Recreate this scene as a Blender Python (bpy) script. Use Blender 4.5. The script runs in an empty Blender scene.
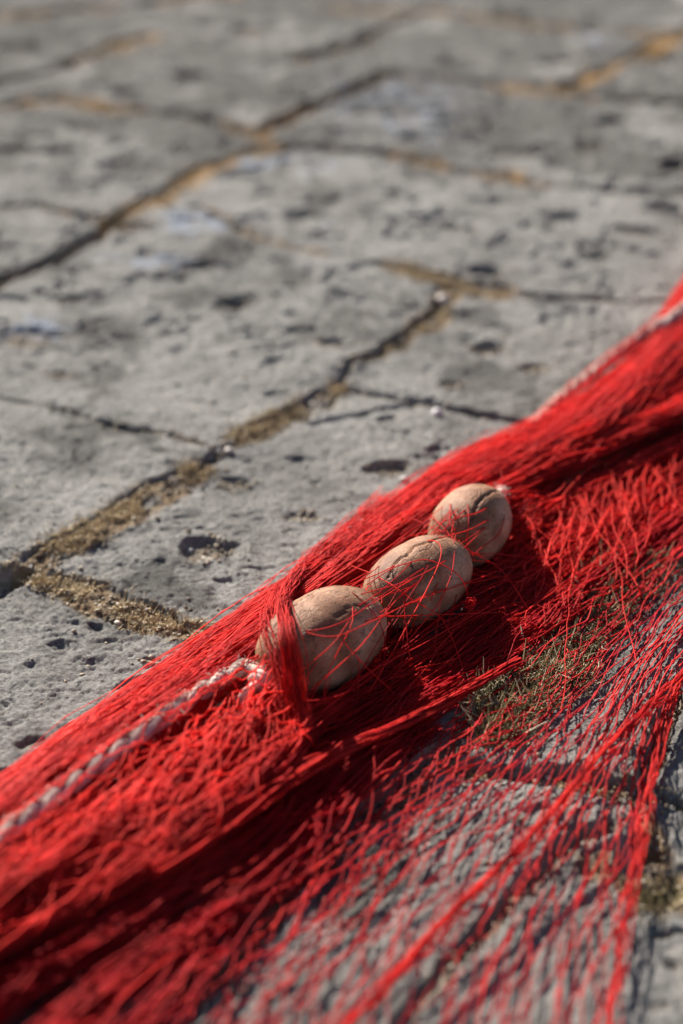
import bpy, math, random
import numpy as np
from mathutils import Vector
rng = np.random.default_rng(7); random.seed(7)
S = bpy.context.scene; COL = S.collection
# ------------------------------------------------------------------ camera
W, Hh, F = 683, 1024, 1600.0
CH = 0.87; PITCH = math.radians(28.3)
cp, sp = math.cos(PITCH), math.sin(PITCH)
def G(px, py, z=0.0):
    """point of the plane at height z that stands at this place of the picture"""
    px = np.asarray(px, float); py = np.asarray(py, float); z = np.asarray(z, float)
    u = (px-W/2)/F; v = (Hh/2-py)/F
    dx, dy, dz = u, cp+v*sp, -sp+v*cp
    t = (z-CH)/dz
    return np.stack([dx*t, dy*t, CH+dz*t], -1)
cam = bpy.data.cameras.new('camera'); co = bpy.data.objects.new('camera', cam); COL.objects.link(co)
co.location = (0, 0, CH); co.rotation_euler = (math.pi/2-PITCH, 0, 0)
cam.sensor_fit = 'VERTICAL'; cam.sensor_height = 36; cam.sensor_width = 24; cam.lens = 36*F/Hh
cam.clip_start = .02; cam.clip_end = 500
cam.dof.use_dof = True; cam.dof.aperture_blades = 9
fp = G(400, 590, .07); cam.dof.focus_distance = float(fp[1]*cp+(CH-fp[2])*sp); cam.dof.aperture_fstop = 1.9
S.camera = co
# ------------------------------------------------------------------ light
AZ = math.radians(-31); EL = math.radians(31)          # sun behind and to the left
sd = Vector((math.sin(AZ)*math.cos(EL), math.cos(AZ)*math.cos(EL), math.sin(EL)))
w = bpy.data.worlds.new('World'); S.world = w; w.use_nodes = True
nt = w.node_tree; bg = nt.nodes['Background']; sk = nt.nodes.new('ShaderNodeTexSky')
sk.sky_type = 'NISHITA'; sk.sun_disc = False; sk.sun_elevation = EL; sk.sun_rotation = AZ
nt.links.new(sk.outputs[0], bg.inputs[0]); bg.inputs[1].default_value = .05; sk.dust_density = .3; sk.air_density = .8; sk.ozone_density = .3
sl = bpy.data.lights.new('sun', 'SUN'); sl.energy = 5.0; sl.angle = math.radians(.55); sl.color = (1, .92, .82)
so = bpy.data.objects.new('sun', sl); COL.objects.link(so); so.rotation_euler = sd.to_track_quat('Z', 'Y').to_euler()
S.view_settings.view_transform = 'Standard'; S.view_settings.look = 'None'; S.view_settings.exposure = 1.18; S.view_settings.gamma = 1
S.render.engine = 'CYCLES'; S.cycles.max_bounces = 6; S.cycles.use_denoising = True
# ------------------------------------------------------------------ noise
def _h(ix, iy, s):
    n = (ix.astype(np.int64)*374761393 + iy.astype(np.int64)*668265263 + s*2147483647) & 0xffffffff
    n = ((n ^ (n >> 13))*1274126177) & 0xffffffff
    n = ((n ^ (n >> 16))*2246822519) & 0xffffffff
    return ((n ^ (n >> 15)) & 0xffffff)/float(0xffffff)*2-1
def vn(x, y, s=0):
    x = np.asarray(x, float); y = np.asarray(y, float)
    ix = np.floor(x); iy = np.floor(y); fx = x-ix; fy = y-iy
    fx = fx*fx*fx*(fx*(fx*6-15)+10); fy = fy*fy*fy*(fy*(fy*6-15)+10)
    ix = ix.astype(np.int64); iy = iy.astype(np.int64)
    a = _h(ix, iy, s); b = _h(ix+1, iy, s); c = _h(ix, iy+1, s); d = _h(ix+1, iy+1, s)
    return (a*(1-fx)+b*fx)*(1-fy)+(c*(1-fx)+d*fx)*fy
def fbm(x, y, s=0, o=4, g=.5):
    t = 0; a = 1; n = 0
    for k in range(o):
        c, q = math.cos(.7*k), math.sin(.7*k)
        t = t+a*vn((x*c-y*q)*2**k, (x*q+y*c)*2**k, s+k*17); n += a; a *= g
    return t/n
def sstep(a, b, x):
    t = np.clip((x-a)/(b-a), 0, 1); return t*t*(3-2*t)
# ------------------------------------------------------------------ mesh helpers
def mk(name, V, Fc, mat, parent=None, smooth=True, attrs=None):
    V = np.asarray(V, np.float32); Fc = np.asarray(Fc, np.int32)
    me = bpy.data.meshes.new(name); me.vertices.add(len(V)); me.vertices.foreach_set('co', V.ravel())
    k = Fc.shape[1]; me.loops.add(Fc.size); me.loops.foreach_set('vertex_index', Fc.ravel())
    me.polygons.add(len(Fc)); me.polygons.foreach_set('loop_start', np.arange(0, Fc.size, k, dtype=np.int32))
    try: me.polygons.foreach_set('loop_total', np.full(len(Fc), k, np.int32))
    except Exception: pass
    me.update(calc_edges=True)
    if smooth: me.polygons.foreach_set('use_smooth', np.ones(len(Fc), bool))
    for n, a in (attrs or {}).items():
        at = me.attributes.new(n, 'FLOAT', 'POINT'); at.data.foreach_set('value', np.asarray(a, np.float32))
    me.materials.append(mat); me.update()
    o = bpy.data.objects.new(name, me); COL.objects.link(o)
    if parent: o.parent = parent
    return o
def tag(o, label=None, cat=None, group=None, kind=None):
    if label: o['label'] = label
    if cat: o['category'] = cat
    if group: o['group'] = group
    if kind: o['kind'] = kind
    return o
class Tubes:
    """collects polylines and turns them into thin tubes"""
    def __init__(s): s.V = []; s.F = []; s.A = []; s.n = 0
    def add(s, P, r, sides=3, tint=None, closed=False):
        P = np.asarray(P, float)
        if P.ndim == 2: P = P[None]
        M, N, _ = P.shape
        T = np.gradient(P, axis=1); T /= np.linalg.norm(T, axis=2, keepdims=True)+1e-12
        up = np.array([.13, .21, .97]); B = np.cross(T, up); B /= np.linalg.norm(B, axis=2, keepdims=True)+1e-9
        C = np.cross(B, T)
        r = np.broadcast_to(np.asarray(r, float), (M, N)) if np.ndim(r) < 2 else r
        a = np.arange(sides)*2*math.pi/sides+.5
        R = P[:, :, None]+r[:, :, None, None]*(np.cos(a)[None, None, :, None]*B[:, :, None]+np.sin(a)[None, None, :, None]*C[:, :, None])
        idx = s.n+np.arange(M*N*sides).reshape(M, N, sides)
        j = (np.arange(sides)+1) % sides
        q = np.stack([idx[:, :-1], idx[:, :-1][:, :, j], idx[:, 1:][:, :, j], idx[:, 1:]], -1).reshape(-1, 4)
        s.V.append(R.reshape(-1, 3)); s.F.append(q); s.n += M*N*sides
        if tint is None: tint = rng.random(M)
        s.A.append(np.repeat(np.broadcast_to(tint, (M,)), N*sides))
    def build(s, name, mat, parent=None):
        return mk(name, np.concatenate(s.V), np.concatenate(s.F), mat, parent, attrs={'tint': np.concatenate(s.A)})
def resamp(P, n):
    """smooth resampling (Catmull-Rom) of an (k,d) list to n points"""
    P = np.asarray(P, float); k = len(P)
    t = np.linspace(0, k-1, n); i = np.clip(np.floor(t).astype(int), 0, k-2); f = (t-i)[:, None]
    g = lambda q: P[np.clip(q, 0, k-1)]
    a, b, c, d = g(i-1), g(i), g(i+1), g(i+2)
    return .5*((2*b)+(-a+c)*f+(2*a-5*b+4*c-d)*f*f+(-a+3*b-3*c+d)*f**3)
def even(P, n):
    Q = resamp(P, max(n, 60)); L = np.r_[0, np.cumsum(np.linalg.norm(np.diff(Q, axis=0), axis=1))]
    t = np.linspace(0, L[-1], n); return np.stack([np.interp(t, L, Q[:, k]) for k in range(3)], 1)
def path(pts, n=200):
    p = np.array(pts, float); return even(G(p[:, 0], p[:, 1], p[:, 2]), n)
# ------------------------------------------------------------------ materials
def mat(name):
    m = bpy.data.materials.new(name); m.use_nodes = True; n = m.node_tree
    return m, n, n.nodes['Principled BSDF'], n.links
def N(n, t, **k):
    o = n.nodes.new(t)
    for a, b in k.items(): setattr(o, a, b)
    return o
def noise(n, l, vec, scale, detail=4, rough=.5, dist=0):
    o = N(n, 'ShaderNodeTexNoise'); o.inputs['Scale'].default_value = scale; o.inputs['Detail'].default_value = detail
    o.inputs['Roughness'].default_value = rough; o.inputs['Distortion'].default_value = dist; l.new(vec, o.inputs['Vector']); return o.outputs['Fac']
def ramp(n, l, fac, stops):
    o = N(n, 'ShaderNodeValToRGB'); e = o.color_ramp.elements
    while len(e) < len(stops): e.new(.5)
    for q, (p, c) in zip(e, stops): q.position = p; q.color = (*c, 1) if len(c) == 3 else c
    l.new(fac, o.inputs[0]); return o.outputs[0]
def g3(v): return (v, v, v)
def mix(n, l, fac, a, b, mode='MIX'):
    o = N(n, 'ShaderNodeMix', data_type='RGBA', blend_type=mode)
    for i, x in ((0, fac), (6, a), (7, b)):
        if hasattr(x, 'links'): l.new(x, o.inputs[i])
        else: o.inputs[i].default_value = x if i == 0 else (*x, 1)
    return o.outputs[2]
def bump(n, l, h, strength, dist, prev=None):
    o = N(n, 'ShaderNodeBump'); o.inputs['Strength'].default_value = strength; o.inputs['Distance'].default_value = dist
    l.new(h, o.inputs['Height'])
    if prev: l.new(prev, o.inputs['Normal'])
    return o.outputs[0]
def stone_mat():
    m, n, b, l = mat('basalt_paving'); g = N(n, 'ShaderNodeNewGeometry').outputs['Position']
    c = ramp(n, l, noise(n, l, g, 5, 6, .6), [(.3, (.215, .208, .194)), (.5, (.285, .277, .260)), (.7, (.350, .340, .320))])
    sp_ = ramp(n, l, noise(n, l, g, 260, 3, .6), [(.3, g3(.5)), (.48, g3(1)), (.66, g3(1.4))])
    c = mix(n, l, .8, c, sp_, 'MULTIPLY')
    sp2 = ramp(n, l, noise(n, l, g, 60, 5, .65), [(.32, g3(.75)), (.5, g3(1)), (.7, g3(1.2))])
    c = mix(n, l, .8, c, sp2, 'MULTIPLY')
    fk = N(n, 'ShaderNodeAttribute', attribute_name='sheen_flecks').outputs['Fac']
    c = mix(n, l, fk, c, (.36, .40, .47)); gm_vig = N(n, 'ShaderNodeAttribute', attribute_name='grime_vignette').outputs['Fac']
    c = mix(n, l, gm_vig, c, (.075, .072, .066))
    at = N(n, 'ShaderNodeAttribute', attribute_name='dirt').outputs['Fac']
    dc = ramp(n, l, noise(n, l, g, 90, 5, .7), [(.3, (.12, .08, .05)), (.48, (.27, .19, .115)), (.62, (.38, .30, .20)), (.75, (.6, .55, .46))])
    rust = N(n, 'ShaderNodeAttribute', attribute_name='rust').outputs['Fac']
    dc = mix(n, l, rust, dc, (.42, .25, .10))
    c = mix(n, l, at, c, dc)
    l.new(c, b.inputs['Base Color'])
    r = ramp(n, l, noise(n, l, g, 3.2, 3, .5), [(.45, g3(.92)), (.70, g3(.6))]); l.new(r, b.inputs['Roughness'])
    b.inputs['Specular IOR Level'].default_value = .06
    h1 = bump(n, l, noise(n, l, g, 150, 7, .8), 1.0, .0050)
    h2 = bump(n, l, noise(n, l, g, 520, 3, .7), .9, .0014, h1)
    l.new(h2, b.inputs['Normal']); return m
def thread_mat(name, c0, c1, trans=.4):
    m, n, b, l = mat(name)
    t = N(n, 'ShaderNodeAttribute', attribute_name='tint').outputs['Fac']
    g = N(n, 'ShaderNodeNewGeometry').outputs['Position']
    fd = ramp(n, l, noise(n, l, g, 7, 4, .6), [(.52, g3(0)), (.78, g3(.35))]); c = mix(n, l, t, c0, c1); c = mix(n, l, fd, c, tuple(min(1, x*1.1+.06) for x in c1)); k = ramp(n, l, noise(n, l, g, 30, 3), [(.35, g3(.8)), (.65, g3(1.1))])
    c = mix(n, l, 1.0, c, k, 'MULTIPLY')
    l.new(c, b.inputs['Base Color']); b.inputs['Roughness'].default_value = .55; b.inputs['Specular IOR Level'].default_value = .12
    tr = N(n, 'ShaderNodeBsdfTranslucent'); l.new(c, tr.inputs[0])
    mx = N(n, 'ShaderNodeMixShader'); mx.inputs[0].default_value = trans
    l.new(b.outputs[0], mx.inputs[1]); l.new(tr.outputs[0], mx.inputs[2]); l.new(mx.outputs[0], n.nodes['Material Output'].inputs[0]); return m
def tint_mat(name, stops, rough=.85, trans=0):
    m, n, b, l = mat(name)
    t = N(n, 'ShaderNodeAttribute', attribute_name='tint').outputs['Fac']
    c = ramp(n, l, t, stops); l.new(c, b.inputs['Base Color']); b.inputs['Roughness'].default_value = rough
    if trans:
        tr = N(n, 'ShaderNodeBsdfTranslucent'); l.new(c, tr.inputs[0]); mx = N(n, 'ShaderNodeMixShader'); mx.inputs[0].default_value = trans
        l.new(b.outputs[0], mx.inputs[1]); l.new(tr.outputs[0], mx.inputs[2]); l.new(mx.outputs[0], n.nodes['Material Output'].inputs[0])
    return m
M_stone = stone_mat()
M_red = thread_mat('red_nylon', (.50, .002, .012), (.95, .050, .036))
M_rope = thread_mat('pale_rope', (.70, .50, .42), (.87, .74, .65), .25)
M_grit = tint_mat('grit', [(0, (.10, .08, .06)), (.4, (.30, .24, .16)), (.75, (.36, .31, .24)), (1, (.72, .68, .62))])
M_moss = tint_mat('dry_moss', [(0, (.14, .09, .045)), (.4, (.42, .30, .16)), (.75, (.60, .48, .29)), (1, (.80, .72, .54))], .9, .25)
M_sprig = tint_mat('dry_sprigs', [(0, (.10, .09, .03)), (.35, (.30, .24, .10)), (.65, (.52, .42, .24)), (1, (.85, .77, .60))], .8, .3)
# ------------------------------------------------------------------ paving
JT = [  # points along the joint, half width in mm, depth in mm, amount of dirt filling, rust tone
 ([(-70,625),(0,582),(28,571)], 9, 20, .2, 0),
 ([(28,571),(60,549),(110,521),(150,496),(200,466)], 15, 9, 1, 0),
 ([(200,466),(218,452),(240,441)], 7, 16, .3, 0), ([(240,441),(275,420),(312,404),(338,384)], 13, 10, 1, 0),
 ([(338,384),(350,366),(385,350),(415,330)], 8, 12, .5, 0), ([(415,330),(440,310),(450,286)], 12, 10, .9, .2),
 ([(385,264),(410,272),(450,281),(500,291)], 14, 8, 1, .2), ([(500,291),(560,297),(620,299),(760,304)], 5, 7, .4, 0),
 ([(-40,300),(0,281),(35,266),(75,248),(110,226)], 12, 18, .3, .5), ([(110,226),(150,200),(200,168),(250,149),(275,144)], 16, 11, 1, .9),
 ([(110,226),(150,222)], 14, 8, .9, 1),
 ([(262,131),(300,112),(345,92),(385,72)], 13, 20, .7, .8),
 ([(-40,108),(0,104),(50,99),(100,104),(140,110)], 15, 10, 1, .9), ([(140,110),(215,120),(255,134),(275,144)], 12, 15, .6, .6),
 ([(275,144),(330,148),(390,153)], 9, 14, .5, .3), ([(390,153),(440,165),(500,174),(550,182)], 13, 9, 1, .9), ([(550,182),(610,187),(740,194)], 9, 12, .4, .2),
 ([(-30,90),(0,82),(40,72),(80,58)], 13, 20, .5, .4), ([(80,58),(110,46),(150,36)], 15, 12, 1, .9),
 ([(385,72),(440,76),(500,84)], 11, 12, .5, .6), ([(500,84),(560,92),(600,96)], 16, 12, 1, .8), ([(600,96),(640,99),(740,108)], 13, 16, .4, .4),
 ([(565,90),(610,68),(650,48),(720,18)], 16, 10, .95, 1),
 ([(330,8),(400,11),(470,16),(540,26),(620,33),(740,34)], 15, 11, 1, .8), ([(290,60),(340,48),(385,26),(430,10)], 13, 14, .7, .8),
 ([(-40,18),(30,14),(90,8),(150,2),(230,-8)], 16, 12, .9, .9),
 ([(0,210),(40,205),(70,214),(108,222)], 8, 8, .8, .7),
 ([(-40,388),(0,396),(45,405),(98,420)], 3, 5, .2, 0), ([(98,420),(130,426),(175,437),(218,449)], 5, 9, .4, 0),
 ([(338,384),(390,396),(432,403)], 4, 6, .3, 0), ([(432,403),(470,410),(520,418),(640,440)], 4.5, 8, .3, 0),
 ([(310,420),(350,412),(395,405),(430,400)], 3, 4, .1, 0), ([(28,571),(45,580)], 9, 8, .8, 0),
 ([(45,580),(85,592),(120,604),(165,622),(215,640),(300,670)], 13, 6, 1, 0),
 ([(800,430),(683,540),(620,600),(560,660),(505,705),(460,735)], 20, 9, 1, 0), ([(460,735),(390,800),(290,880),(180,990),(80,1080)], 12, 16, .7, 0),
 ([(430,762),(500,768),(560,774),(620,786),(700,802)], 10, 15, .6, 0), ([(672,690),(655,760),(640,790),(652,860),(660,890)], 11, 16, .5, 0),
 ([(610,860),(660,880),(720,905)], 16, 12, .9, 0), ([(610,820),(560,850),(480,930),(400,1020)], 5, 7, .3, 0),
 ([(200,205),(260,238),(330,252)], 4, 2, .9, .9),
]
# far and side courses, beyond the picture
for k in range(14):
    JT.append(('w', [(-12., 11.5+k*.8), (0, 9.2+k*.8), (12., 6.9+k*.8)], 12, 12, .8, .8))
for k in range(6):
    JT.append(('w', [(-7., 2.5+k*.85), (-1.6-.12*k, 1.1+k*.8)], 12, 12, .8, .5)); JT.append(('w', [(1.3+.2*k, 1.+k*.8), (7., -.4+k*.8)], 12, 12, .8, .5))
def axis(fine0, fine1, step, lo, hi, grow):
    a = list(np.arange(fine0, fine1, step)); d = step; x = a[-1]
    while x < hi: d *= grow; x += d; a.append(x)
    d = step; x = a[0]; pre = []
    while x > lo: d *= grow; x -= d; pre.append(x)
    return np.array(pre[::-1]+a)
xs = axis(-.78, .82, .0024, -40, 40, 1.012)
ya = list(np.arange(.95, 2.45, .0024)); d = .0024; y = ya[-1]
while y < 60:
    d = min(d*1.006, .011) if y < 7 else d*1.03
    y += d; ya.append(y)
d = .0024; y = ya[0]; pre = []
while y > -25: d *= 1.05; y -= d; pre.append(y)
ys = np.array(pre[::-1]+ya)
X, Y = np.meshgrid(xs, ys); NY, NX = X.shape
wx = X+.008*fbm(X*14, Y*14, 3, 4)+.004*fbm(X*50, Y*50, 31, 2); wy = Y+.008*fbm(X*14, Y*14, 5, 4)+.004*fbm(X*50, Y*50, 33, 2)
near = lambda: None
# slab surface
Z = .005*fbm(X*3, Y*3, 11, 3)+.0040*fbm(X*16, Y*16, 12, 4)
Z += .0023*fbm(X*38, Y*48, 19, 5, .68)
md = sstep(1.75, 2.5, Y)*(1-.5*sstep(5, 8, Y)); Z += md*(.0045*fbm(X*24, Y*26, 18, 5, .65)-.007*sstep(.18, .42, fbm(X*22, Y*20, 28, 4, .6)))
rd = fbm(X*42+3*fbm(X*9, Y*9, 15, 2), Y*66, 13, 5, .68)*.6+.55*fbm(X*95, Y*120, 17, 4, .6)
Z -= .0020*sstep(.20, .36, rd)*(.12+.88*sstep(.0, .35, fbm(X*4, Y*4, 44, 2)))      # chipped, flaking skin
Z += .0015*fbm(X*80, Y*95, 14, 3, .8)+.0011*fbm(X*190, Y*190, 16, 2, .8)
rg = 1-np.abs(fbm(X*7+2, Y*11, 21, 4)); Z -= .0014*sstep(.955, .995, rg)*sstep(-.05, .25, fbm(X*2.4, Y*2.4, 23, 2))
dirt = np.zeros_like(Z); rust = np.zeros_like(Z); tilt = np.zeros_like(Z)
def segdist(pts, xx, yy):
    D = np.full(xx.shape, 9.); Sg = np.zeros(xx.shape)
    for (ax, ay), (bx, by) in zip(pts[:-1], pts[1:]):
        L = (bx-ax)**2+(by-ay)**2
        t = np.clip(((xx-ax)*(bx-ax)+(yy-ay)*(by-ay))/L, 0, 1)
        d_ = np.hypot(xx-ax-t*(bx-ax), yy-ay-t*(by-ay)); cr = ((bx-ax)*(yy-ay)-(by-ay)*(xx-ax)); cr = cr*(1 if bx >= ax else -1)
        Sg = np.where(d_ < D, np.sign(cr), Sg); D = np.minimum(D, d_)
    ends = np.minimum(np.hypot(xx-pts[0][0], yy-pts[0][1]), np.hypot(xx-pts[-1][0], yy-pts[-1][1]))
    return D, Sg, sstep(.0, .05, ends)
JW = []; gmin = np.zeros_like(Z)
wn = fbm(X*9, Y*9, 51, 3); fillz = .0045*fbm(X*70, Y*70, 52, 3, .7)+.003*fbm(X*12, Y*12, 53, 2)
jz = np.zeros_like(Z); stp = np.zeros_like(Z)
for q, J in enumerate(JT):
    if J[0] == 'w': pts = np.array(J[1]); hw, dp, fl, ru = J[2:]
    else:
        p = np.array(J[0], float); pts = G(p[:, 0], p[:, 1])[:, :2]; hw, dp, fl, ru = J[1:]; far = float(pts[:, 1].mean()) > 2.2; dp *= (1-.72*fl)*(1.6 if far else 1); hw *= 1.2
    JW.append((pts, hw/1000, dp/1000, fl, ru)); hw *= .001; dp *= .001
    m = .35
    i0, i1 = np.searchsorted(xs, [pts[:, 0].min()-m, pts[:, 0].max()+m]); j0, j1 = np.searchsorted(ys, [pts[:, 1].min()-m, pts[:, 1].max()+m])
    if i1 <= i0 or j1 <= j0: continue
    sl_ = (slice(j0, j1), slice(i0, i1))
    D, Sg, En = segdist(pts, wx[sl_], wy[sl_]); ww = hw*np.clip(1+1.5*wn[sl_], .3, 2.)
    cut = 1-sstep(ww*.55, ww*1.25, D)
    jz[sl_] = np.minimum(jz[sl_], -dp*cut-.0035*np.exp(-D/.014)-.010*(1.0 if far else .9)*(hw > .007)*En*np.clip(1-np.abs(D*Sg-ww*.75)/(.0035 if not far else .008), 0, 1)*(Sg > 0))
    stp[sl_] += (.0022 if far else .0026)*np.clip(hw/.012, .3, 1.2)*En*Sg*sstep(ww*.3, ww*1.0, D)*np.exp(-D/.09)*(D < .6)
    f = fl*(1-sstep(ww*.7, ww*1.35, D+.004*wn[sl_])); far_w = 1.2 if far else 1.; f = (min(1, fl*1.1) if far else fl)*(1-sstep(ww*.7*far_w, ww*1.35*far_w, D+.004*wn[sl_])); f = f*(1-(.5 if far else .85)*(Sg > 0)*sstep(ww*.45, ww*.7, D)); f = np.clip(f*1.3*(1+1.8*fbm(X[sl_]*26, Y[sl_]*26, 60, 4)), 0, 1)
    up = f > dirt[sl_]; dirt[sl_] = np.where(up, f, dirt[sl_]); rust[sl_] = np.where(up, ru, rust[sl_])
Z += jz+stp+dirt*(fillz+.001)
PITS = [(490,347,42,15,9),(535,367,36,10,5),(450,383,24,8,5),(385,465,52,15,9),(212,548,62,28,9),(300,512,44,9,5),(235,478,34,12,5),(487,272,44,15,11),
 (595,254,34,10,9),(230,305,38,16,8),(187,73,34,11,12),(123,92,30,9,12),(112,163,34,9,10),(10,147,32,10,12),(195,265,34,13,9),(665,207,44,14,10),
 (678,165,40,11,10),(300,213,30,10,9),(30,336,62,20,6),(60,372,30,8,4),(455,60,40,8,8),(375,110,60,8,6),(560,60,40,8,7),(660,55,40,10,9),(350,40,46,9,6),
 (590,145,26,8,6),(640,230,50,8,5),(455,118,50,9,6),(455,228,46,10,6),(330,345,34,9,4),(70,300,30,9,4),(150,655,20,8,4),(60,640,22,12,4),(95,620,18,9,4),(30,740,46,16,5),
 (300,455,30,8,4),(430,455,30,7,4),(160,560,18,7,4),(640,350,26,8,4),(575,345,24,6,3),(20,45,60,9,8),(520,15,40,7,8),(250,30,60,9,6),
 (55,150,70,10,6),(110,180,60,8,5),(85,125,50,7,5),(560,215,50,8,6),(420,215,40,8,5),(520,150,60,8,6),(610,120,44,8,6),(660,930,50,10,8),(670,960,30,8,6),(655,1000,40,8,6),(650,845,40,14,9)]
def pit(cx, cy, rx, ry, dp, ang=0, sd_=0):
    m = max(rx, ry)*1.7
    i0, i1 = np.searchsorted(xs, [cx-m, cx+m]); j0, j1 = np.searchsorted(ys, [cy-m, cy+m])
    if i1-i0 < 2 or j1-j0 < 2: return
    s_ = (slice(j0, j1), slice(i0, i1)); dx = X[s_]-cx; dy = Y[s_]-cy; c, q = math.cos(ang), math.sin(ang)
    u = (dx*c+dy*q)/rx; v = (-dx*q+dy*c)/ry
    r = np.hypot(u, v)+.45*fbm(u*1.3+sd_, v*1.3, 71, 3)
    Z[s_] -= dp*(1-sstep(.45, 1., r))
    dirt[s_] = np.maximum(dirt[s_], .45*(1-sstep(.3, .9, r))*(dp > .005))
for i, (a, b, c_, d_, e_) in enumerate(PITS):
    P = G(a, b); L = G(a-c_/2, b); R_ = G(a+c_/2, b); U = G(a, b-d_/2); D_ = G(a, b+d_/2)
    pit(P[0], P[1], abs(R_[0]-L[0])/2*1.15, abs(U[1]-D_[1])/2*1.0, e_/1000*(1.15 if P[1] < 2.2 else 2.), rng.normal(0, .15), i*3.7)
for i in range(2200):
    y_ = .9+5*rng.random()**1.3; x_ = (rng.random()*2-1)*(.5+.3*y_); s_ = .0024+.009*rng.random()**4
    if fbm(x_*3, y_*3, 81, 2) < rng.random()*.9-.55: continue
    pit(x_, y_, s_*(1.1+1.4*rng.random()), s_*.9, s_*.40+.0008, rng.random()*.9-.2, i)
Z = Z.astype(np.float32)
sheen = np.zeros_like(Z); grm_vig = .68*sstep(-.05, .35, 1.2*fbm(X*6+4, Y*5, 95, 5, .7)-.16+.75*sstep(2.2, 4.0, Y))  # mottled grime plus lens vignetting painted as darker stone farther away
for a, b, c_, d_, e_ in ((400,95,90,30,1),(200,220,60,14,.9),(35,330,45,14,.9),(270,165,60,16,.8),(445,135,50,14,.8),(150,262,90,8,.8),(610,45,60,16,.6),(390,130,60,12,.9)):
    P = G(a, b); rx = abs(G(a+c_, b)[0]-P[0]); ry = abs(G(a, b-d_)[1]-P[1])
    sheen = np.maximum(sheen, e_*np.exp(-((X-P[0])/rx)**2-((Y-P[1])/ry)**2))
sheen = .85*sstep(.52, .85, sheen*.9+1.0*fbm(X*28, Y*24, 96, 4, .6)*(sheen > .05))  # bluish sky sheen of polished patches, painted as colour flecks
idx = np.arange(NX*NY).reshape(NY, NX)
q = np.stack([idx[:-1, :-1], idx[:-1, 1:], idx[1:, 1:], idx[1:, :-1]], -1).reshape(-1, 4)
gr = mk('stone_pavement', np.stack([X, Y, Z], -1).reshape(-1, 3), q, M_stone, attrs={'dirt': dirt.ravel(), 'rust': rust.ravel(), 'sheen_flecks': sheen.ravel(), 'grime_vignette': grm_vig.ravel()})
tag(gr, 'worn grey volcanic stone slabs with earth filled joints and chipped pits', 'pavement', kind='structure')
def gz(x, y):
    x = np.asarray(x); y = np.asarray(y)
    i = np.clip(np.searchsorted(xs, x)-1, 0, NX-2); j = np.clip(np.searchsorted(ys, y)-1, 0, NY-2)
    fx = np.clip((x-xs[i])/(xs[i+1]-xs[i]), 0, 1); fy = np.clip((y-ys[j])/(ys[j+1]-ys[j]), 0, 1)
    return (Z[j, i]*(1-fx)+Z[j, i+1]*fx)*(1-fy)+(Z[j+1, i]*(1-fx)+Z[j+1, i+1]*fx)*fy
# ------------------------------------------------------------------ grit, moss and sprigs
ICO = np.array([(0,0,1),(.89,0,.45),(.28,.85,.45),(-.72,.53,.45),(-.72,-.53,.45),(.28,-.85,.45),(.72,.53,-.45),(-.28,.85,-.45),(-.89,0,-.45),(-.28,-.85,-.45),(.72,-.53,-.45),(0,0,-1)])
ICF = np.array([(0,1,2),(0,2,3),(0,3,4),(0,4,5),(0,5,1),(1,6,2),(2,7,3),(3,8,4),(4,9,5),(5,10,1),(2,6,7),(3,7,8),(4,8,9),(5,9,10),(1,10,6),(11,7,6),(11,8,7),(11,9,8),(11,10,9),(11,6,10)])
def grains(name, pos, size, tint, m):
    n = len(pos); sc = size[:, None, None]*(.6+.6*rng.random((n, 1, 3)))*np.array([1, 1, .7])
    jit = 1+.25*rng.normal(size=(n, 12, 1)); V = ICO[None]*jit*sc
    a = rng.random(n)*6.28; c, s_ = np.cos(a)[:, None], np.sin(a)[:, None]
    V = np.stack([V[..., 0]*c-V[..., 1]*s_, V[..., 0]*s_+V[..., 1]*c, V[..., 2]], -1)+pos[:, None]
    Fc = (ICF[None]+12*np.arange(n)[:, None, None]).reshape(-1, 3)
    return mk(name, V.reshape(-1, 3), Fc, m, smooth=False, attrs={'tint': np.repeat(tint, 12)})
def along(k, n, spread=1.):
    pts, hw = JW[k][0], JW[k][1]; sg = rng.integers(0, len(pts)-1, n) if len(pts) > 2 else np.zeros(n, int)
    L = np.linalg.norm(np.diff(pts, axis=0), axis=1); sg = rng.choice(len(L), n, p=L/L.sum()); t = rng.random(n)[:, None]
    p = pts[sg]*(1-t)+pts[sg+1]*t+rng.normal(0, hw*spread*.55, (n, 2))
    # follow the same wander as the joint
    p[:, 0] -= .008*fbm(p[:, 0]*14, p[:, 1]*14, 3, 4); p[:, 1] -= .008*fbm(p[:, 0]*14, p[:, 1]*14, 5, 4)
    return p
gp = []
for k, J in enumerate(JW):
    if k < 44 and J[3] > .15 and k < len(JW):
        L = np.linalg.norm(np.diff(J[0], axis=0), axis=1).sum(); gp.append(along(k, int(L*J[3]*1700), 1.3))
for (a, b, c_, d_, e_) in PITS[:32]:
    n = int(40+c_*2); t = rng.normal(size=(n, 2))*.28; P = G(a+t[:, 0]*c_, b+t[:, 1]*d_+2); gp.append(P[:, :2])
n = 2500; yy = .95+3.2*rng.random(n)**1.5; gp.append(np.stack([(rng.random(n)*2-1)*(.3+.27*yy), yy], 1))
gp = np.concatenate(gp); gp = gp[(gp[:, 1] < 6) & (gp[:, 1] > .7)]
sz = .0007+.0030*rng.random(len(gp))**3
o = grains('loose_grit', np.c_[gp, gz(gp[:, 0], gp[:, 1])+sz*.3], sz, np.clip(rng.normal(.45, .25, len(gp)), 0, 1), M_grit)
tag(o, 'fine tan grit lying in the joints and pits of the paving', 'grit', kind='stuff')
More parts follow.
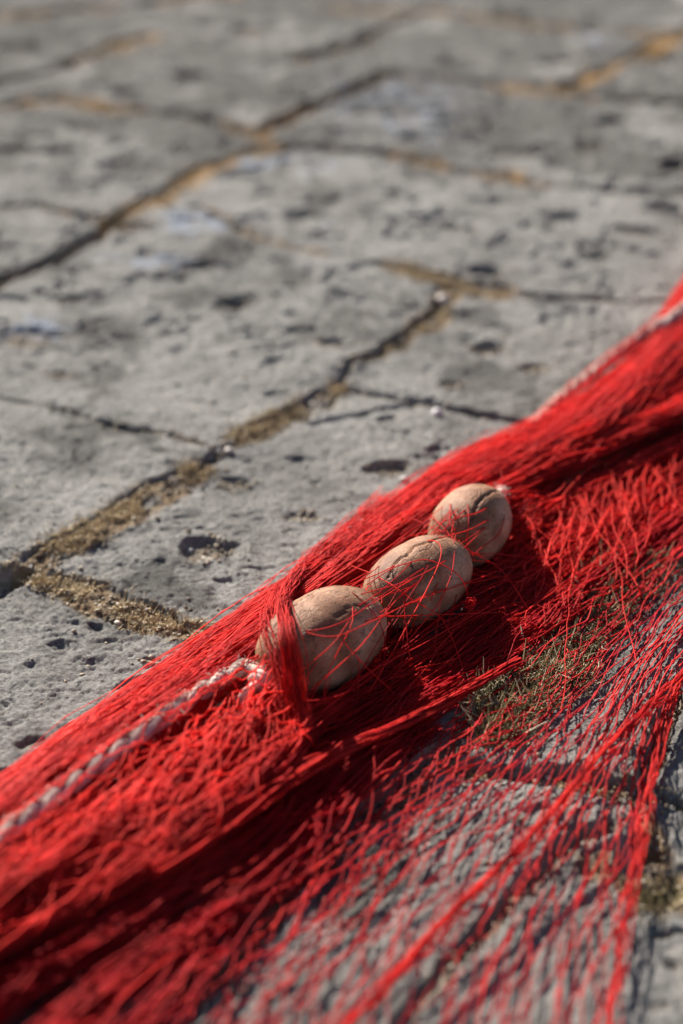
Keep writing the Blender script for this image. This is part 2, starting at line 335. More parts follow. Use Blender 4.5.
def blades(name, pos, length, width, m, curl=.5, flat=.5):
    T = Tubes(); n = len(pos); az = rng.random(n)*6.28; el = np.abs(rng.normal(flat, .45, n)); t = np.linspace(0, 1, 5)[None, :, None]
    d = np.stack([np.cos(az)*np.cos(el), np.sin(az)*np.cos(el), np.sin(el)], 1)[:, None]
    s_ = rng.normal(0, curl, (n, 1, 3)); P = pos[:, None]+d*t*length[:, None, None]+s_*(t*t)*length[:, None, None]
    P[..., 2] = np.maximum(P[..., 2], gz(P[..., 0], P[..., 1])+.0006)
    rr = width[:, None]*(1-.75*np.linspace(0, 1, 5)[None]**2); T.add(P, rr, 3, tint=np.clip(rng.normal(.5, .28, n), 0, 1))
    return T.build(name, m)
mp = [along(1, 5200, 1.1), along(3, 2600, 1.2), along(5, 700, 1.1), along(6, 2200, 1.2), along(33, 3800, 1.2), along(32, 500), along(4, 500), along(9, 800), along(12, 500)]
mp = np.concatenate(mp); dn = fbm(mp[:, 0]*28, mp[:, 1]*28, 90, 2); mp = mp[dn > .06+.3*(rng.random(len(mp))-.5)]
mp3 = np.c_[mp, gz(mp[:, 0], mp[:, 1])-.0005]
o = blades('joint_moss', mp3, .002+.0042*rng.random(len(mp)), .00035+.0004*rng.random(len(mp)), M_moss, .9, .5)
tag(o, 'dry golden brown moss tufts growing along the slab joints', 'moss', kind='stuff')
SPR = [(505,712,20,16,900),(550,672,16,14,600),(640,565,30,14,500),(600,610,26,16,700),(570,650,24,16,700),(545,672,24,14,700),(520,700,26,16,1100),(497,716,22,16,1000),(480,700,10,10,120),(560,680,26,14,500),(620,585,40,14,500),(500,735,24,10,400),(660,890,20,16,260),(590,570,22,10,200)]
sp3 = []
for (a, b, c_, d_, n) in SPR:
    t = rng.normal(size=(n, 2))*.6; P = G(a+t[:, 0]*c_, b+t[:, 1]*d_); P[:, 2] = gz(P[:, 0], P[:, 1])+.004*rng.random(n); sp3.append(P)
sp3 = np.concatenate(sp3)
cw = sp3[rng.random(len(sp3)) < .5].copy(); cw[:, :2] += rng.normal(0, .003, (len(cw), 2)); cw[:, 2] = gz(cw[:, 0], cw[:, 1])+.003*rng.random(len(cw))
o = grains('moss_crumbs', cw, .0007+.0015*rng.random(len(cw))**2, np.clip(rng.normal(.5, .3, len(cw)), 0, 1), M_moss)
tag(o, 'dry moss crumbs among the weeds under the open part of the net', 'dried moss', kind='stuff')
o = blades('dry_weeds', sp3, .003+.0075*rng.random(len(sp3))**1.3, .0004+.0007*rng.random(len(sp3)), M_sprig, 1.0, .2)
tag(o, 'pale dry weeds sprouting from the joint beneath the red net', 'weeds', kind='stuff')
cr = np.concatenate([along(1, 3600, .8), along(3, 2200, .9), along(5, 500, .9), along(6, 1500, 1.), along(33, 3400, .75), along(9, 400), along(36, 500, .8)])
cr = cr[fbm(cr[:, 0]*28, cr[:, 1]*28, 90, 2) > .0+.25*(rng.random(len(cr))-.5)]; sz = .0006+.0013*rng.random(len(cr))**1.5
o = grains('moss_crumbs', np.c_[cr, gz(cr[:, 0], cr[:, 1])+.0035*rng.random(len(cr))], sz, np.clip(rng.normal(.62, .25, len(cr)), 0, 1), M_moss)
tag(o, 'golden crumbs of dried moss heaped along the nearer slab joints', 'dried moss', kind='stuff')
# ------------------------------------------------------------------ pebbles
def pebble(px, py, r, c, label, rough=.6):
    import bmesh
    bm = bmesh.new(); bmesh.ops.create_icosphere(bm, subdivisions=3, radius=1)
    k = np.random.default_rng(int(px)); a, b, e = 1, .75+.2*k.random(), .55+.15*k.random()
    for v in bm.verts:
        f = 1+.16*float(vn(v.co.x*1.3+px, v.co.y*1.3+v.co.z*1.9, 5))+.05*float(vn(v.co.x*4+px, v.co.y*4+v.co.z*3, 6))
        v.co = Vector((v.co.x*a*f*r, v.co.y*b*f*r, v.co.z*e*f*r))
    me = bpy.data.meshes.new('pebble'); bm.to_mesh(me); bm.free()
    for p in me.polygons: p.use_smooth = True
    m, n, bs, l = mat('pebble_stone'); g = N(n, 'ShaderNodeTexCoord').outputs['Object']
    l.new(ramp(n, l, noise(n, l, g, 180, 4), [(.3, tuple(x*.7 for x in c)), (.6, c)]), bs.inputs['Base Color']); bs.inputs['Roughness'].default_value = rough
    me.materials.append(m); o = bpy.data.objects.new('pebble', me); COL.objects.link(o)
    P = G(px, py, r*.3); o.location = (P[0], P[1], float(gz(P[0], P[1]))+r*.35); o.rotation_euler = (0, 0, k.random()*3)
    tag(o, label, 'pebble', 'small pebbles lying on the paving')
pebble(328, 226, .0075, (.8, .78, .74), 'shiny white pebble lying alone on the blurred slab in the upper middle', .12)
pebble(443, 296, .011, (.72, .62, .55), 'pinkish cream pebble, larger of two beside the mossy joint', .4)
pebble(458, 303, .006, (.82, .80, .76), 'tiny bright white pebble just right of the larger cream pebble', .12)
pebble(437, 411, .008, (.8, .78, .75), 'glossy white pebble wedged in the thin joint above the net', .08)
pebble(404, 478, .006, (.6, .55, .5), 'beige pebble in the wide chipped hollow above the floats', .3)
pebble(229, 449, .006, (.6, .53, .46), 'small tan pebble where the thin crack meets the mossy joint', .5)
# ------------------------------------------------------------------ floats
def float_mat():
    m, n, b, l = mat('weathered_cork'); g = N(n, 'ShaderNodeTexCoord').outputs['Object']
    c = ramp(n, l, noise(n, l, g, 22, 6, .6), [(.32, (.12, .050, .026)), (.48, (.28, .130, .070)), (.64, (.46, .27, .165))])
    c = mix(n, l, .7, c, ramp(n, l, noise(n, l, g, 330, 4, .7), [(.36, g3(.55)), (.5, g3(1)), (.7, g3(1.2))]), 'MULTIPLY')
    gn = N(n, 'ShaderNodeNewGeometry').outputs['Normal']
    st = noise(n, l, g, 9, 3, .6); dust = ramp(n, l, st, [(.52, g3(0)), (.68, g3(.25))]); c = mix(n, l, dust, c, (.46, .38, .31))
    mp_ = N(n, 'ShaderNodeMapping'); mp_.inputs['Scale'].default_value = (10, 34, 34); l.new(g, mp_.inputs[0])
    vo = N(n, 'ShaderNodeTexVoronoi', feature='DISTANCE_TO_EDGE'); vo.inputs['Scale'].default_value = 1.0
    w_ = N(n, 'ShaderNodeVectorMath', operation='ADD'); nz = N(n, 'ShaderNodeTexNoise'); nz.inputs['Scale'].default_value = 45
    l.new(g, nz.inputs['Vector']); l.new(mp_.outputs[0], w_.inputs[0]); l.new(nz.outputs['Color'], w_.inputs[1]); l.new(w_.outputs[0], vo.inputs['Vector'])
    cr = ramp(n, l, vo.outputs['Distance'], [(0, g3(0)), (.018, g3(1))])
    c = mix(n, l, 1.0, c, mix(n, l, .45, g3(1), cr), 'MULTIPLY'); l.new(c, b.inputs['Base Color']); b.inputs['Roughness'].default_value = .55; b.inputs['Specular IOR Level'].default_value = .2
    h = bump(n, l, noise(n, l, g, 420, 5, .7), .7, .0013); h = bump(n, l, noise(n, l, g, 60, 4, .6), .5, .003, h); h = bump(n, l, cr, .5, .0009, h); l.new(h, b.inputs['Normal']); return m
M_float = float_mat(); FL = []
def make_float(c, ax, L, R, label, seed):
    nu, nv = 96, 128; t = np.linspace(-1, 1, nu); th = np.arange(nv)*2*math.pi/nv
    tt = np.sign(t)*(1-(1-np.abs(t))**1.6)                       # denser at the ends
    r = R*(1-np.abs(tt)**2.25)**.56*.97+.009; x = tt*L/2
    r[0] = r[-1] = .0075; x[1] *= 1.0
    # bore: the ends turn inwards
    X_ = np.r_[x[0]+.03, x[0]+.004, x, x[-1]-.004, x[-1]-.03]; R_ = np.r_[.006, .0065, r, .0065, .006]
    A, B = np.meshgrid(X_, th, indexing='ij'); RR = np.repeat(R_[:, None], nv, 1)
    bmp = 1+.020*fbm(A*30+seed, np.cos(B)*1.6+np.sin(B)*1.1*2, 5, 3)+.014*fbm(A*60+seed, np.sin(B)*2.5+seed, 7, 3)
    for (th0, wd, dp, a0, a1) in ((1.15+seed*.13, .022, .0034, -.7, .85), (2.1+seed*.1, .014, .0018, -.8, .5), (.35, .02, .0022, -.4, .8)):      # lengthwise splits
        aa = A/(L/2); wob = th0+.28*aa*aa+.10*fbm(A*60+seed, A*0, 9, 3); dd = np.abs((B-wob+math.pi) % (2*math.pi)-math.pi)
        bmp -= dp/R*np.exp(-(dd/wd)**2)*sstep(a0-.15, a0, aa)*(1-sstep(a1, a1+.15, aa))
    RR = RR*bmp
    V = np.stack([A, RR*np.cos(B), RR*np.sin(B)], -1); n0 = len(X_)
    id_ = np.arange(n0*nv).reshape(n0, nv); j = (np.arange(nv)+1) % nv
    Fc = np.stack([id_[:-1], id_[1:], id_[1:][:, j], id_[:-1][:, j]], -1).reshape(-1, 4)
    o = mk('net_float', V.reshape(-1, 3), Fc, M_float); o.location = c; ax = Vector(ax).normalized(); o.rotation_euler = ax.to_track_quat('X', 'Z').to_euler()
    tag(o, label, 'net float', 'egg shaped floats strung along the net'); FL.append((np.array(c), np.array(ax), L/2, R)); return o
c1 = G(322, 641, .048); c2 = G(418, 581, .048); c3 = G(470, 526, .050)
make_float(c1, (c2-c1)*np.array([1, .95, 1]), .144, .0385, 'pale brown egg shaped float, nearest, half hidden by gathered net', 0)
make_float(c2, (c2-c1)*.6+(c3-c2)*.4+np.array([.02, 0, 0]), .132, .0325, 'middle brown egg shaped float between the two others', 3)
make_float(c3, (c3-c2)*np.array([1.1, 1, 1])+np.array([0, 0, .01]), .106, .0322, 'farthest float, roundest looking, its end hole facing the middle one', 6)
def ftop(x, y):
    z = np.full(np.shape(x), -1.)
    for c, a, L, R in FL:
        h = np.array([a[0], a[1]])/np.hypot(a[0], a[1]); dx = x-c[0]; dy = y-c[1]; u = (dx*h[0]+dy*h[1])/(L+.002); v = (-dx*h[1]+dy*h[0])/(R+.002)
        k = 1-np.abs(u)**2.25-v*v; z = np.maximum(z, np.where(k > 0, c[2]+(R+.0015)*np.sqrt(np.clip(k, 0, 1)), -1))
    return z
# ------------------------------------------------------------------ the net
net = bpy.data.objects.new('fishing_net', None); COL.objects.link(net); net.location = (0, 0, 0)
tag(net, 'heap of bright red fishing net gathered lengthwise and fanned out over the stone paving', 'fishing net')
NT = Tubes()
def lift(P, off=.0007):
    P[..., 2] = np.maximum(P[..., 2], gz(P[..., 0], P[..., 1])+off); return P
def guides(rows, n):
    K = max(len(r) for r in rows); out = []
    for r in rows:
        p = np.array(r, float); out.append(even(G(p[:, 0], p[:, 1], p[:, 2]), n))
    return np.array(out)                                          # rows x n x 3
def sheet(rows, vs, nl, r, seed, bar=.030, opening=1., clump=.05, fold=.012, jit=.0015, zoff=0., n=460, slack=.0, v0=0., v1=1., stretch=1, rad_j=.15, coh=False, tint=None, drape=False):
    Gd = guides(rows, n); vs = np.array(vs, float)
    L = np.linalg.norm(np.diff(Gd[len(rows)//2], axis=0), axis=1).sum()
    s = np.linspace(0, L, n)[None]; v = np.linspace(v0, v1, nl)[:, None]; dv = (v1-v0)/nl
    s = s+0*v; v = v+0*s
    k = s/bar; tri = 2*np.abs((k % 2)-1)-1                          # zigzag between knots
    tri = np.sign(tri)*np.abs(tri)**.8
    sgn = np.where(np.arange(nl) % 2 == 0, 1, -1)[:, None]
    ph = .25*vn(np.arange(nl)[:, None]*.37+0*s, s*3, seed+9)
    vv = v+sgn*tri*dv*.5*opening*(1+.6*vn(v*9, s*4, seed+3))
    vv = vv+clump*fbm(v*7+seed, s*2.2, seed, 3)+clump*.35*fbm(v*26, s*3.5, seed+1, 2)
    vv = np.clip(vv, min(v0, 0)-.015, max(v1, 1)+.015)
    # interpolate across guides
    i = np.clip(np.searchsorted(vs, np.clip(vv, 0, 1))-1, 0, len(vs)-2); f = (vv-vs[i])/(vs[i+1]-vs[i]); c = np.broadcast_to(np.arange(n)[None], vv.shape)
    P = Gd[i, c]*(1-f[..., None])+Gd[i+1, c]*f[..., None]
    fl = fbm(vv*9+seed*1.3, s*2.5, seed+5, 3); P[..., 2] += fold*fl+zoff
    li = np.arange(nl)[:, None]+0*s if not coh else vv*7
    P[..., 0] += 1.6*jit*vn(li*1.7, s*10, seed+6)+jit*.5*vn(li*2.3, s*45, seed+16)
    P[..., 1] += 1.6*jit*vn(li*1.9+5, s*10, seed+7)
    P[..., 2] += jit*1.4*vn(li*2.1+9, s*12, seed+8)
    if drape:
        ob = np.maximum(ftop(P[..., 0], P[..., 1])+r, 0); z = np.maximum(P[..., 2], ob); kk = np.exp(-(np.arange(-40, 41)/17.)**2); kk /= kk.sum()
        zs = np.array([np.convolve(np.pad(q_, 40, 'edge'), kk, 'valid') for q_ in z]); P[..., 2] = np.maximum(zs, ob)
    lift(P)
    rr = r*(1+rad_j*rng.normal(size=(nl, 1)))+0*s
    kn = np.exp(-((((k+.5) % 1)-.5)/.035)**2) ; rr = rr*(1+1.1*kn)  # knots
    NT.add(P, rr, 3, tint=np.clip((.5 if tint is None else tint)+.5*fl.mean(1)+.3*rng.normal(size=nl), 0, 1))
A_rows = [
 [(-110,862,.002),(0,780,.002),(100,708,.002),(200,641,.002),(300,570,.002),(390,504,.002),(460,455,.002),(552,413,.002),(632,352,.002),(694,268,.002),(790,150,.002)],
 [(-110,868,.030),(0,790,.030),(100,717,.030),(200,650,.032),(300,580,.032),(385,515,.032),(455,467,.034),(557,419,.032),(638,364,.036),(695,276,.04),(795,168,.04)],
 [(-105,890,.050),(0,812,.050),(100,741,.050),(200,676,.052),(290,612,.050),(370,552,.046),(445,500,.048),(560,430,.052),(640,372,.056),(710,306,.056),(805,205,.056)],
 [(-100,925,.046),(0,850,.046),(110,768,.046),(205,706,.046),(280,650,.036),(350,590,.028),(430,530,.028),(570,455,.046),(660,400,.052),(735,340,.05),(820,250,.05)]]
VA = [0, .22, .6, 1]
sheet(A_rows, VA, 330, .00032, 1, tint=.9, opening=.9, clump=.035, fold=.007, jit=.0016, n=380)
sheet(A_rows, VA, 260, .00034, 2, tint=.6, opening=1.6, clump=.06, fold=.010, jit=.002, n=380, zoff=-.004)
sheet(A_rows, VA, 120, .00040, 3, opening=3., clump=.08, fold=.010, jit=.003, n=380, zoff=.003, bar=.045)
sheet(A_rows, VA, 60, .00045, 13, opening=5., clump=.10, fold=.006, jit=.003, n=380, zoff=.010, bar=.06, v0=.1)
B_rows = [
 [(-100,915,.046),(0,842,.046),(120,758,.046),(215,697,.042),(300,650,.030),(380,600,.014),(460,545,.014),(545,482,.028),(630,425,.04),(710,370,.044),(800,300,.044)],
 [(-100,985,.048),(0,915,.048),(110,848,.044),(215,785,.038),(290,738,.030),(370,690,.012),(450,632,.010),(535,560,.010),(625,490,.012),(715,435,.014),(810,365,.02)],
 [(-100,1060,.018),(0,990,.018),(110,905,.018),(220,835,.014),(305,778,.012),(390,718,.008),(470,662,.007),(555,597,.007),(645,525,.007),(725,475,.008),(815,405,.010)],
 [(-20,1130,.004),(80,1040,.004),(175,955,.004),(265,872,.004),(345,800,.004),(430,730,.004),(510,668,.004),(590,605,.004),(665,545,.004),(735,500,.004),(820,440,.004)]]
VB = [0, .36, .7, 1]
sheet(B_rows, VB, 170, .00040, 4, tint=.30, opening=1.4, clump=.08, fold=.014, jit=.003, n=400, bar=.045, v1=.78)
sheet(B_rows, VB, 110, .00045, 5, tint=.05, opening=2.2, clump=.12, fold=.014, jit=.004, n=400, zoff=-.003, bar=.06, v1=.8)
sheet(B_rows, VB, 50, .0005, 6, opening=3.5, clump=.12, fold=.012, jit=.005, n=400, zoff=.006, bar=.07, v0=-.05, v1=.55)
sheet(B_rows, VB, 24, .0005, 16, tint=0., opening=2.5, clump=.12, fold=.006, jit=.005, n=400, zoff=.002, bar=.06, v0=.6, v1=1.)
M_rows = [
 [(-60,880,.060),(40,810,.060),(140,740,.058),(215,690,.056),(300,640,.050)],
 [(-60,935,.060),(30,865,.058),(130,800,.055),(210,745,.050),(300,700,.045)],
 [(-60,990,.050),(20,940,.048),(130,865,.046),(220,810,.042),(310,745,.040)]]
sheet(M_rows, [0, .5, 1], 13, .00065, 41, opening=1.05, clump=.06, fold=.010, jit=.005, n=300, bar=.028, zoff=.010, coh=True, tint=1.3)
D_rows = [
 [(150,740,.045),(230,672,.05),(300,612,.05),(370,552,.05),(440,500,.05),(520,445,.05),(600,400,.05)],
 [(180,775,.04),(260,712,.04),(330,660,.03),(405,605,.03),(475,550,.03),(545,495,.03),(620,445,.03)],
 [(220,815,.03),(300,755,.022),(385,695,.014),(460,645,.012),(530,590,.012),(600,530,.014),(670,480,.014)]]
sheet(D_rows, [0, .5, 1], 13, .00040, 42, opening=1.0, clump=.10, fold=.004, jit=.004, n=420, bar=.036, coh=True, tint=.8, drape=True)
sheet(D_rows, [0, .5, 1], 11, .00036, 43, opening=1.3, clump=.16, fold=.004, jit=.005, n=420, bar=.055, coh=True, tint=.5, drape=True)
N_rows = [
 [(480,520,.030),(560,462,.036),(640,425,.036),(720,385,.036),(800,330,.04)],
 [(500,580,.020),(580,510,.026),(655,465,.026),(730,425,.026),(810,380,.03)],
 [(530,640,.012),(605,570,.014),(675,515,.014),(745,470,.014),(820,430,.014)]]
sheet(N_rows, [0, .5, 1], 12, .00046, 44, opening=1.1, clump=.06, fold=.008, jit=.004, n=260, bar=.024, zoff=.004, coh=True, tint=.9)
E_rows = [
 [(840,390,.006),(760,455,.006),(683,505,.006),(600,580,.005),(520,650,.005),(440,718,.005),(335,825,.005),(200,975,.004),(110,1090,.004)],
 [(850,420,.006),(770,480,.006),(690,540,.006),(615,620,.005),(540,700,.005),(465,780,.005),(380,880,.005),(290,1000,.004),(230,1090,.004)],
 [(860,450,.006),(780,510,.006),(700,570,.006),(635,650,.006),(575,735,.005),(515,820,.005),(450,915,.005),(400,1010,.004),(370,1090,.004)],
 [(865,480,.006),(790,540,.006),(715,600,.006),(655,665,.008),(610,745,.006),(570,830,.005),(535,920,.005),(508,1010,.004),(490,1090,.004)],
 [(870,500,.006),(800,565,.006),(735,625,.006),(680,680,.008),(655,760,.006),(642,830,.006),(625,920,.005),(612,1010,.004),(602,1090,.004)]]
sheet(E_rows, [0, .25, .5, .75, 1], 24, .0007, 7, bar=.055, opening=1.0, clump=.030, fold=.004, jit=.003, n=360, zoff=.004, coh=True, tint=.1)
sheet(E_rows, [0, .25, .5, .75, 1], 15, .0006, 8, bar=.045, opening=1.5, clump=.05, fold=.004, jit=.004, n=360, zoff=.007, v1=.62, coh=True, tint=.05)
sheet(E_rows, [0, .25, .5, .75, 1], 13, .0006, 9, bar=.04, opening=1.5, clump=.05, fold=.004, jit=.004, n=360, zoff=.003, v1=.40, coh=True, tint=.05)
sheet(E_rows, [0, .25, .5, .75, 1], 12, .00065, 17, bar=.06, opening=.8, clump=.02, fold=.003, jit=.003, n=360, zoff=.005, v0=.66, v1=1., coh=False, tint=.25)
def bundle(pts, nth, rad, r, seed, n=220, wander=1., twist=0, taper=None, tint=None):
    C = path(pts, n); T = np.gradient(C, axis=0); T /= np.linalg.norm(T, axis=1)[:, None]; B = np.cross(T, [0, 0, 1.]); B /= np.linalg.norm(B, axis=1)[:, None]; U = np.cross(B, T)
    L = np.linalg.norm(np.diff(C, axis=0), axis=1).sum(); s = np.linspace(0, L, n)[None]; i = np.arange(nth)[:, None]
    a0 = rng.random((nth, 1))*6.28; q0 = np.sqrt(rng.random((nth, 1)))
    a = a0+twist*s+wander*1.6*vn(i*3.1, s*7, seed); q = np.clip(q0+.5*wander*vn(i*2.7, s*9, seed+1), 0, 1.5)*rad
    if taper is not None: q = q*np.interp(np.linspace(0, 1, n), *taper)[None]
    P = C[None]+(q*np.cos(a))[..., None]*B[None]*1.25+(q*np.sin(a))[..., None]*U[None]*.8
    P += .0012*np.stack([vn(i*1.3+0*s, s*45, seed+k) for k in (3, 4, 5)], -1)
    NT.add(lift(P), r*(1+.2*rng.normal(size=(nth, 1)))+0*s, 3, tint=None if tint is None else np.clip(tint+.25*rng.normal(size=nth), 0, 1))
# gathered ridges of netting
bundle([(830,300,.05),(700,395,.052),(640,425,.05),(585,452,.046),(530,478,.042),(480,503,.036),(430,535,.03),(380,560,.03)], 150, .013, .00055, 20, taper=([0, .3, .7, 1], [1.3, 1, .8, .3]))
bundle([(830,190,.06),(700,325,.06),(640,385,.062),(600,420,.06),(555,445,.052),(500,475,.044),(440,505,.044),(370,550,.046),(300,600,.05)], 130, .012, .0005, 22, taper=([0, .5, 1], [1.2, 1, .6]))
bundle([(820,350,.03),(700,430,.03),(640,462,.028),(580,492,.024),(530,520,.02),(490,560,.012)], 80, .010, .0005, 23)
bundle([(-100,1000,.040),(0,935,.042),(60,900,.042),(120,865,.042),(190,825,.042),(250,785,.042),(285,750,.040),(310,725,.03),(350,700,.02)], 150, .013, .00055, 24, tint=.4, taper=([0, .7, 1], [1.1, 1, .4]))
bundle([(-100,960,.06),(0,890,.06),(90,835,.056),(170,785,.05),(240,730,.048),(285,690,.045)], 70, .012, .00055, 25, wander=1.6)
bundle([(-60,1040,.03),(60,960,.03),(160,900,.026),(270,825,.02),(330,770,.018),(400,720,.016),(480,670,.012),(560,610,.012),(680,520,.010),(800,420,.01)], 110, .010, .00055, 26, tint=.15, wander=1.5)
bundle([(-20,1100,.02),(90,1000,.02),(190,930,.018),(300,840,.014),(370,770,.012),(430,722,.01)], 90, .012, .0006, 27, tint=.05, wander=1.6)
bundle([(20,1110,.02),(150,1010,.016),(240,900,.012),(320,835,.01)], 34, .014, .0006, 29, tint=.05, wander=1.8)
# the taut ply running from the shaded hollow to the lower left
bundle([(520,660,.02),(450,700,.024),(400,725,.028),(350,748,.032),(300,775,.036),(240,815,.04),(150,870,.046)], 46, .006, .0006, 31, taper=([0, .5, 1], [.5, .8, 1.6]))
# the gather over the nearest float
bundle([(390,500,.020),(340,540,.030),(300,572,.048),(284,600,.088),(287,628,.104),(292,655,.093),(295,690,.064),(299,722,.040),(285,755,.038),(235,800,.040),(150,860,.040),(40,930,.03)], 90, .0060, .00042, 32, n=220, wander=1.0, taper=([0, .22, .3, .5, .62, 1], [2.6, 1.9, 1, .9, 1.6, 3.2]))
bundle([(330,570,.030),(280,595,.050),(268,622,.074),(276,655,.070),(284,695,.054),(288,735,.040),(250,780,.044),(170,835,.046),(60,900,.04)], 40, .006, .00042, 33, n=200, wander=1.5, taper=([0, .15, .6, 1], [2.4, 1.3, 1.2, 3.4]))
# ---- single threads, stretched over whatever lies below
def hull(s, z):
    st = []
    for i in range(len(s)):
        while len(st) > 1 and (z[st[-1]]-z[st[-2]])*(s[i]-s[st[-2]]) <= (z[i]-z[st[-2]])*(s[st[-1]]-s[st[-2]]): st.pop()
        st.append(i)
    return np.interp(s, s[st], z[st])
EX = [-200,0,100,200,300,390,460,545,620,690,800]; EY = [925,780,708,641,570,504,455,402,336,262,140]
def thread(pts, r=.00055, n=70, wig=.001, seed=0, free=False):
    pts = [(a, max(b, float(np.interp(a, EX, EY))+16), c) for a, b, c in pts]
    C = path(pts, n); s = np.linspace(0, 1, n); C = C+wig*np.stack([fbm(s*7+seed*3.3, s*0+k, seed, 2) for k in (1, 2, 3)], -1)
    ob = np.maximum(ftop(C[:, 0], C[:, 1])+r, gz(C[:, 0], C[:, 1])+r)
    if seed >= 100 and max(ftop(C[:1, 0], C[:1, 1])[0], ftop(C[-1:, 0], C[-1:, 1])[0]) > 0: return
    z = np.maximum(C[:, 2], ob)
    if not free: z = np.maximum(hull(s, np.where(ob > .03, z, np.minimum(z, C[:, 2]))), ob)
    C[:, 2] = z; NT.add(C, r, 4)
OV = [ # over the floats, read off the photograph
 [(255,640,.06),(330,626,.09),(395,590,.08),(470,548,.06)], [(300,672,.06),(335,640,.09),(362,600,.08),(368,585,.07)], [(296,650,.06),(350,632,.09),(440,590,.06),(520,575,.015)],
 [(312,690,.04),(350,655,.08),(400,610,.06),(460,560,.06),(530,520,.02)], [(350,596,.06),(352,620,.09),(330,670,.06),(320,720,.02)], [(395,560,.06),(430,540,.09),(440,560,.09),(405,630,.06),(365,700,.015)],
 [(366,585,.07),(400,565,.09),(430,560,.09),(462,580,.07),(470,620,.02)], [(350,610,.07),(420,575,.09),(470,555,.06),(560,560,.012)], [(330,700,.03),(400,650,.04),(470,598,.04),(560,560,.012)],
 [(300,735,.02),(360,680,.05),(430,640,.04),(520,590,.015)], [(466,490,.07),(468,520,.09),(466,560,.05)], [(452,485,.07),(450,520,.09),(455,548,.07),(430,600,.06)], [(430,525,.06),(470,515,.09),(520,505,.04),(560,500,.03)],
 [(415,540,.06),(450,535,.09),(500,520,.06),(540,490,.03)], [(500,470,.06),(505,505,.07),(498,545,.05),(470,590,.02),(440,650,.012)], [(480,490,.06),(508,500,.06),(506,540,.04)], [(310,600,.07),(345,590,.09),(372,610,.08),(385,640,.05),(380,680,.02)],
 [(430,515,.07),(455,545,.08),(440,600,.06),(400,650,.03)], [(280,700,.05),(350,690,.05),(450,620,.03),(540,600,.012)],
 [(240,690,.05),(330,640,.07),(420,600,.07),(530,560,.012)], [(262,640,.05),(320,605,.07),(420,560,.07),(540,470,.04)], [(330,720,.02),(380,640,.06),(420,580,.08),(470,500,.05)], [(300,600,.05),(350,650,.07),(400,700,.012)],
 [(340,560,.045),(400,590,.08),(440,640,.02),(470,690,.01)], [(400,510,.045),(455,540,.08),(500,590,.02),(540,630,.01)], [(250,665,.05),(360,610,.08),(440,545,.07),(560,450,.04)], [(420,500,.045),(480,505,.08),(545,515,.02)]]
for i, p in enumerate(OV): thread(p, .0005, 80, .001, i)
R2 = np.random.default_rng(3)
for i in range(120):                                              # random crossing threads on the floats
    x0 = R2.uniform(290, 470); y0 = 655-(x0-300)*.72+R2.uniform(-55, 62); a = R2.choice([R2.normal(.62, .16), R2.normal(1.35, .25)], p=[.68, .32]); L_ = R2.uniform(150, 300) if a < 1 else R2.uniform(80, 120)
    dx, dy = math.cos(a)*L_, -math.sin(a)*L_; z0, z1 = (.05, .05)
    thread([(x0-dx*.5, y0-dy*.5, R2.uniform(.008, .03)), (x0+R2.normal(0, 4), y0+R2.normal(0, 4), .02), (x0+dx*.5, y0+dy*.5, R2.uniform(.008, .03))], .00042, 60, .0012, 2000+i)
for i in range(170):                                              # long crossing threads in the shaded hollow
    x0 = R2.uniform(300, 640); y0 = 748-(x0-300)*.70+R2.normal(-12, 30); a = R2.normal(.60, .24) if R2.random() < .8 else R2.normal(1.3, .3); L_ = R2.uniform(90, 260)
    dx, dy = math.cos(a)*L_, -math.sin(a)*L_; zz = R2.uniform(.006, .024)
    thread([(x0-dx*.5, y0-dy*.5, zz*.8), (x0+R2.normal(0, 8), y0+R2.normal(0, 8), zz), (x0+dx*.5, y0+dy*.5, zz*1.1)], .0005, 60, .004, 200+i, True)
def slack(x0, y0, L_, ang, z0, z1, sd_):                          # a loose kinked thread hanging off a ridge
    k = int(4+L_/16); q = np.random.default_rng(sd_); t = np.linspace(0, 1, k); px = x0+ang*L_*t+np.cumsum(q.normal(0, 3.2, k)); py = y0+L_*t
    zz = z0+(z1-z0)*t; zz[0] -= .012; zz[-1] -= .012; P = G(px, py, np.maximum(zz, .004)); n = 6*k
    C = np.stack([np.interp(np.linspace(0, k-1, n), np.arange(k), P[:, j]) for j in range(3)], 1); C[1:-1] = .25*C[:-2]+.5*C[1:-1]+.25*C[2:]
    NT.add(lift(C), .00062, 4, tint=1.)
for i in range(44): x0 = R2.uniform(515, 700); slack(x0, R2.uniform(470, 535)-(x0-515)*.22, R2.uniform(35, 105), R2.normal(.05, .35), .036, .018, 900+i)
for i in range(40): x0 = R2.uniform(-10, 280); slack(x0, 838-x0*.66+R2.uniform(0, 40), R2.uniform(40, 130), R2.normal(-.35, .25), .066, .054, 1000+i)
for i in range(14): x0 = R2.uniform(215, 300); slack(x0, R2.uniform(690, 730), R2.uniform(30, 80), R2.normal(-.2, .3), .055, .04, 1100+i)
for i in range(150):                                              # stray threads all over the heap
    s_ = R2.random(); x0 = -20+s_*700; y0 = 820-s_*520+R2.uniform(-15, 60); a = R2.normal(.62, .3); L_ = R2.uniform(60, 200); dx, dy = math.cos(a)*L_, -math.sin(a)*L_
    if ((x0-400)/130)**2+((y0-590)/110)**2 < 1: continue
    thread([(x0-dx*.5, y0-dy*.5, .03), (x0+R2.normal(0, 6), y0+R2.normal(0, 6), .058), (x0+dx*.5, y0+dy*.5, .03)], .0004, 60, .003, 500+i, True)
NT.build('netting', M_red, net)
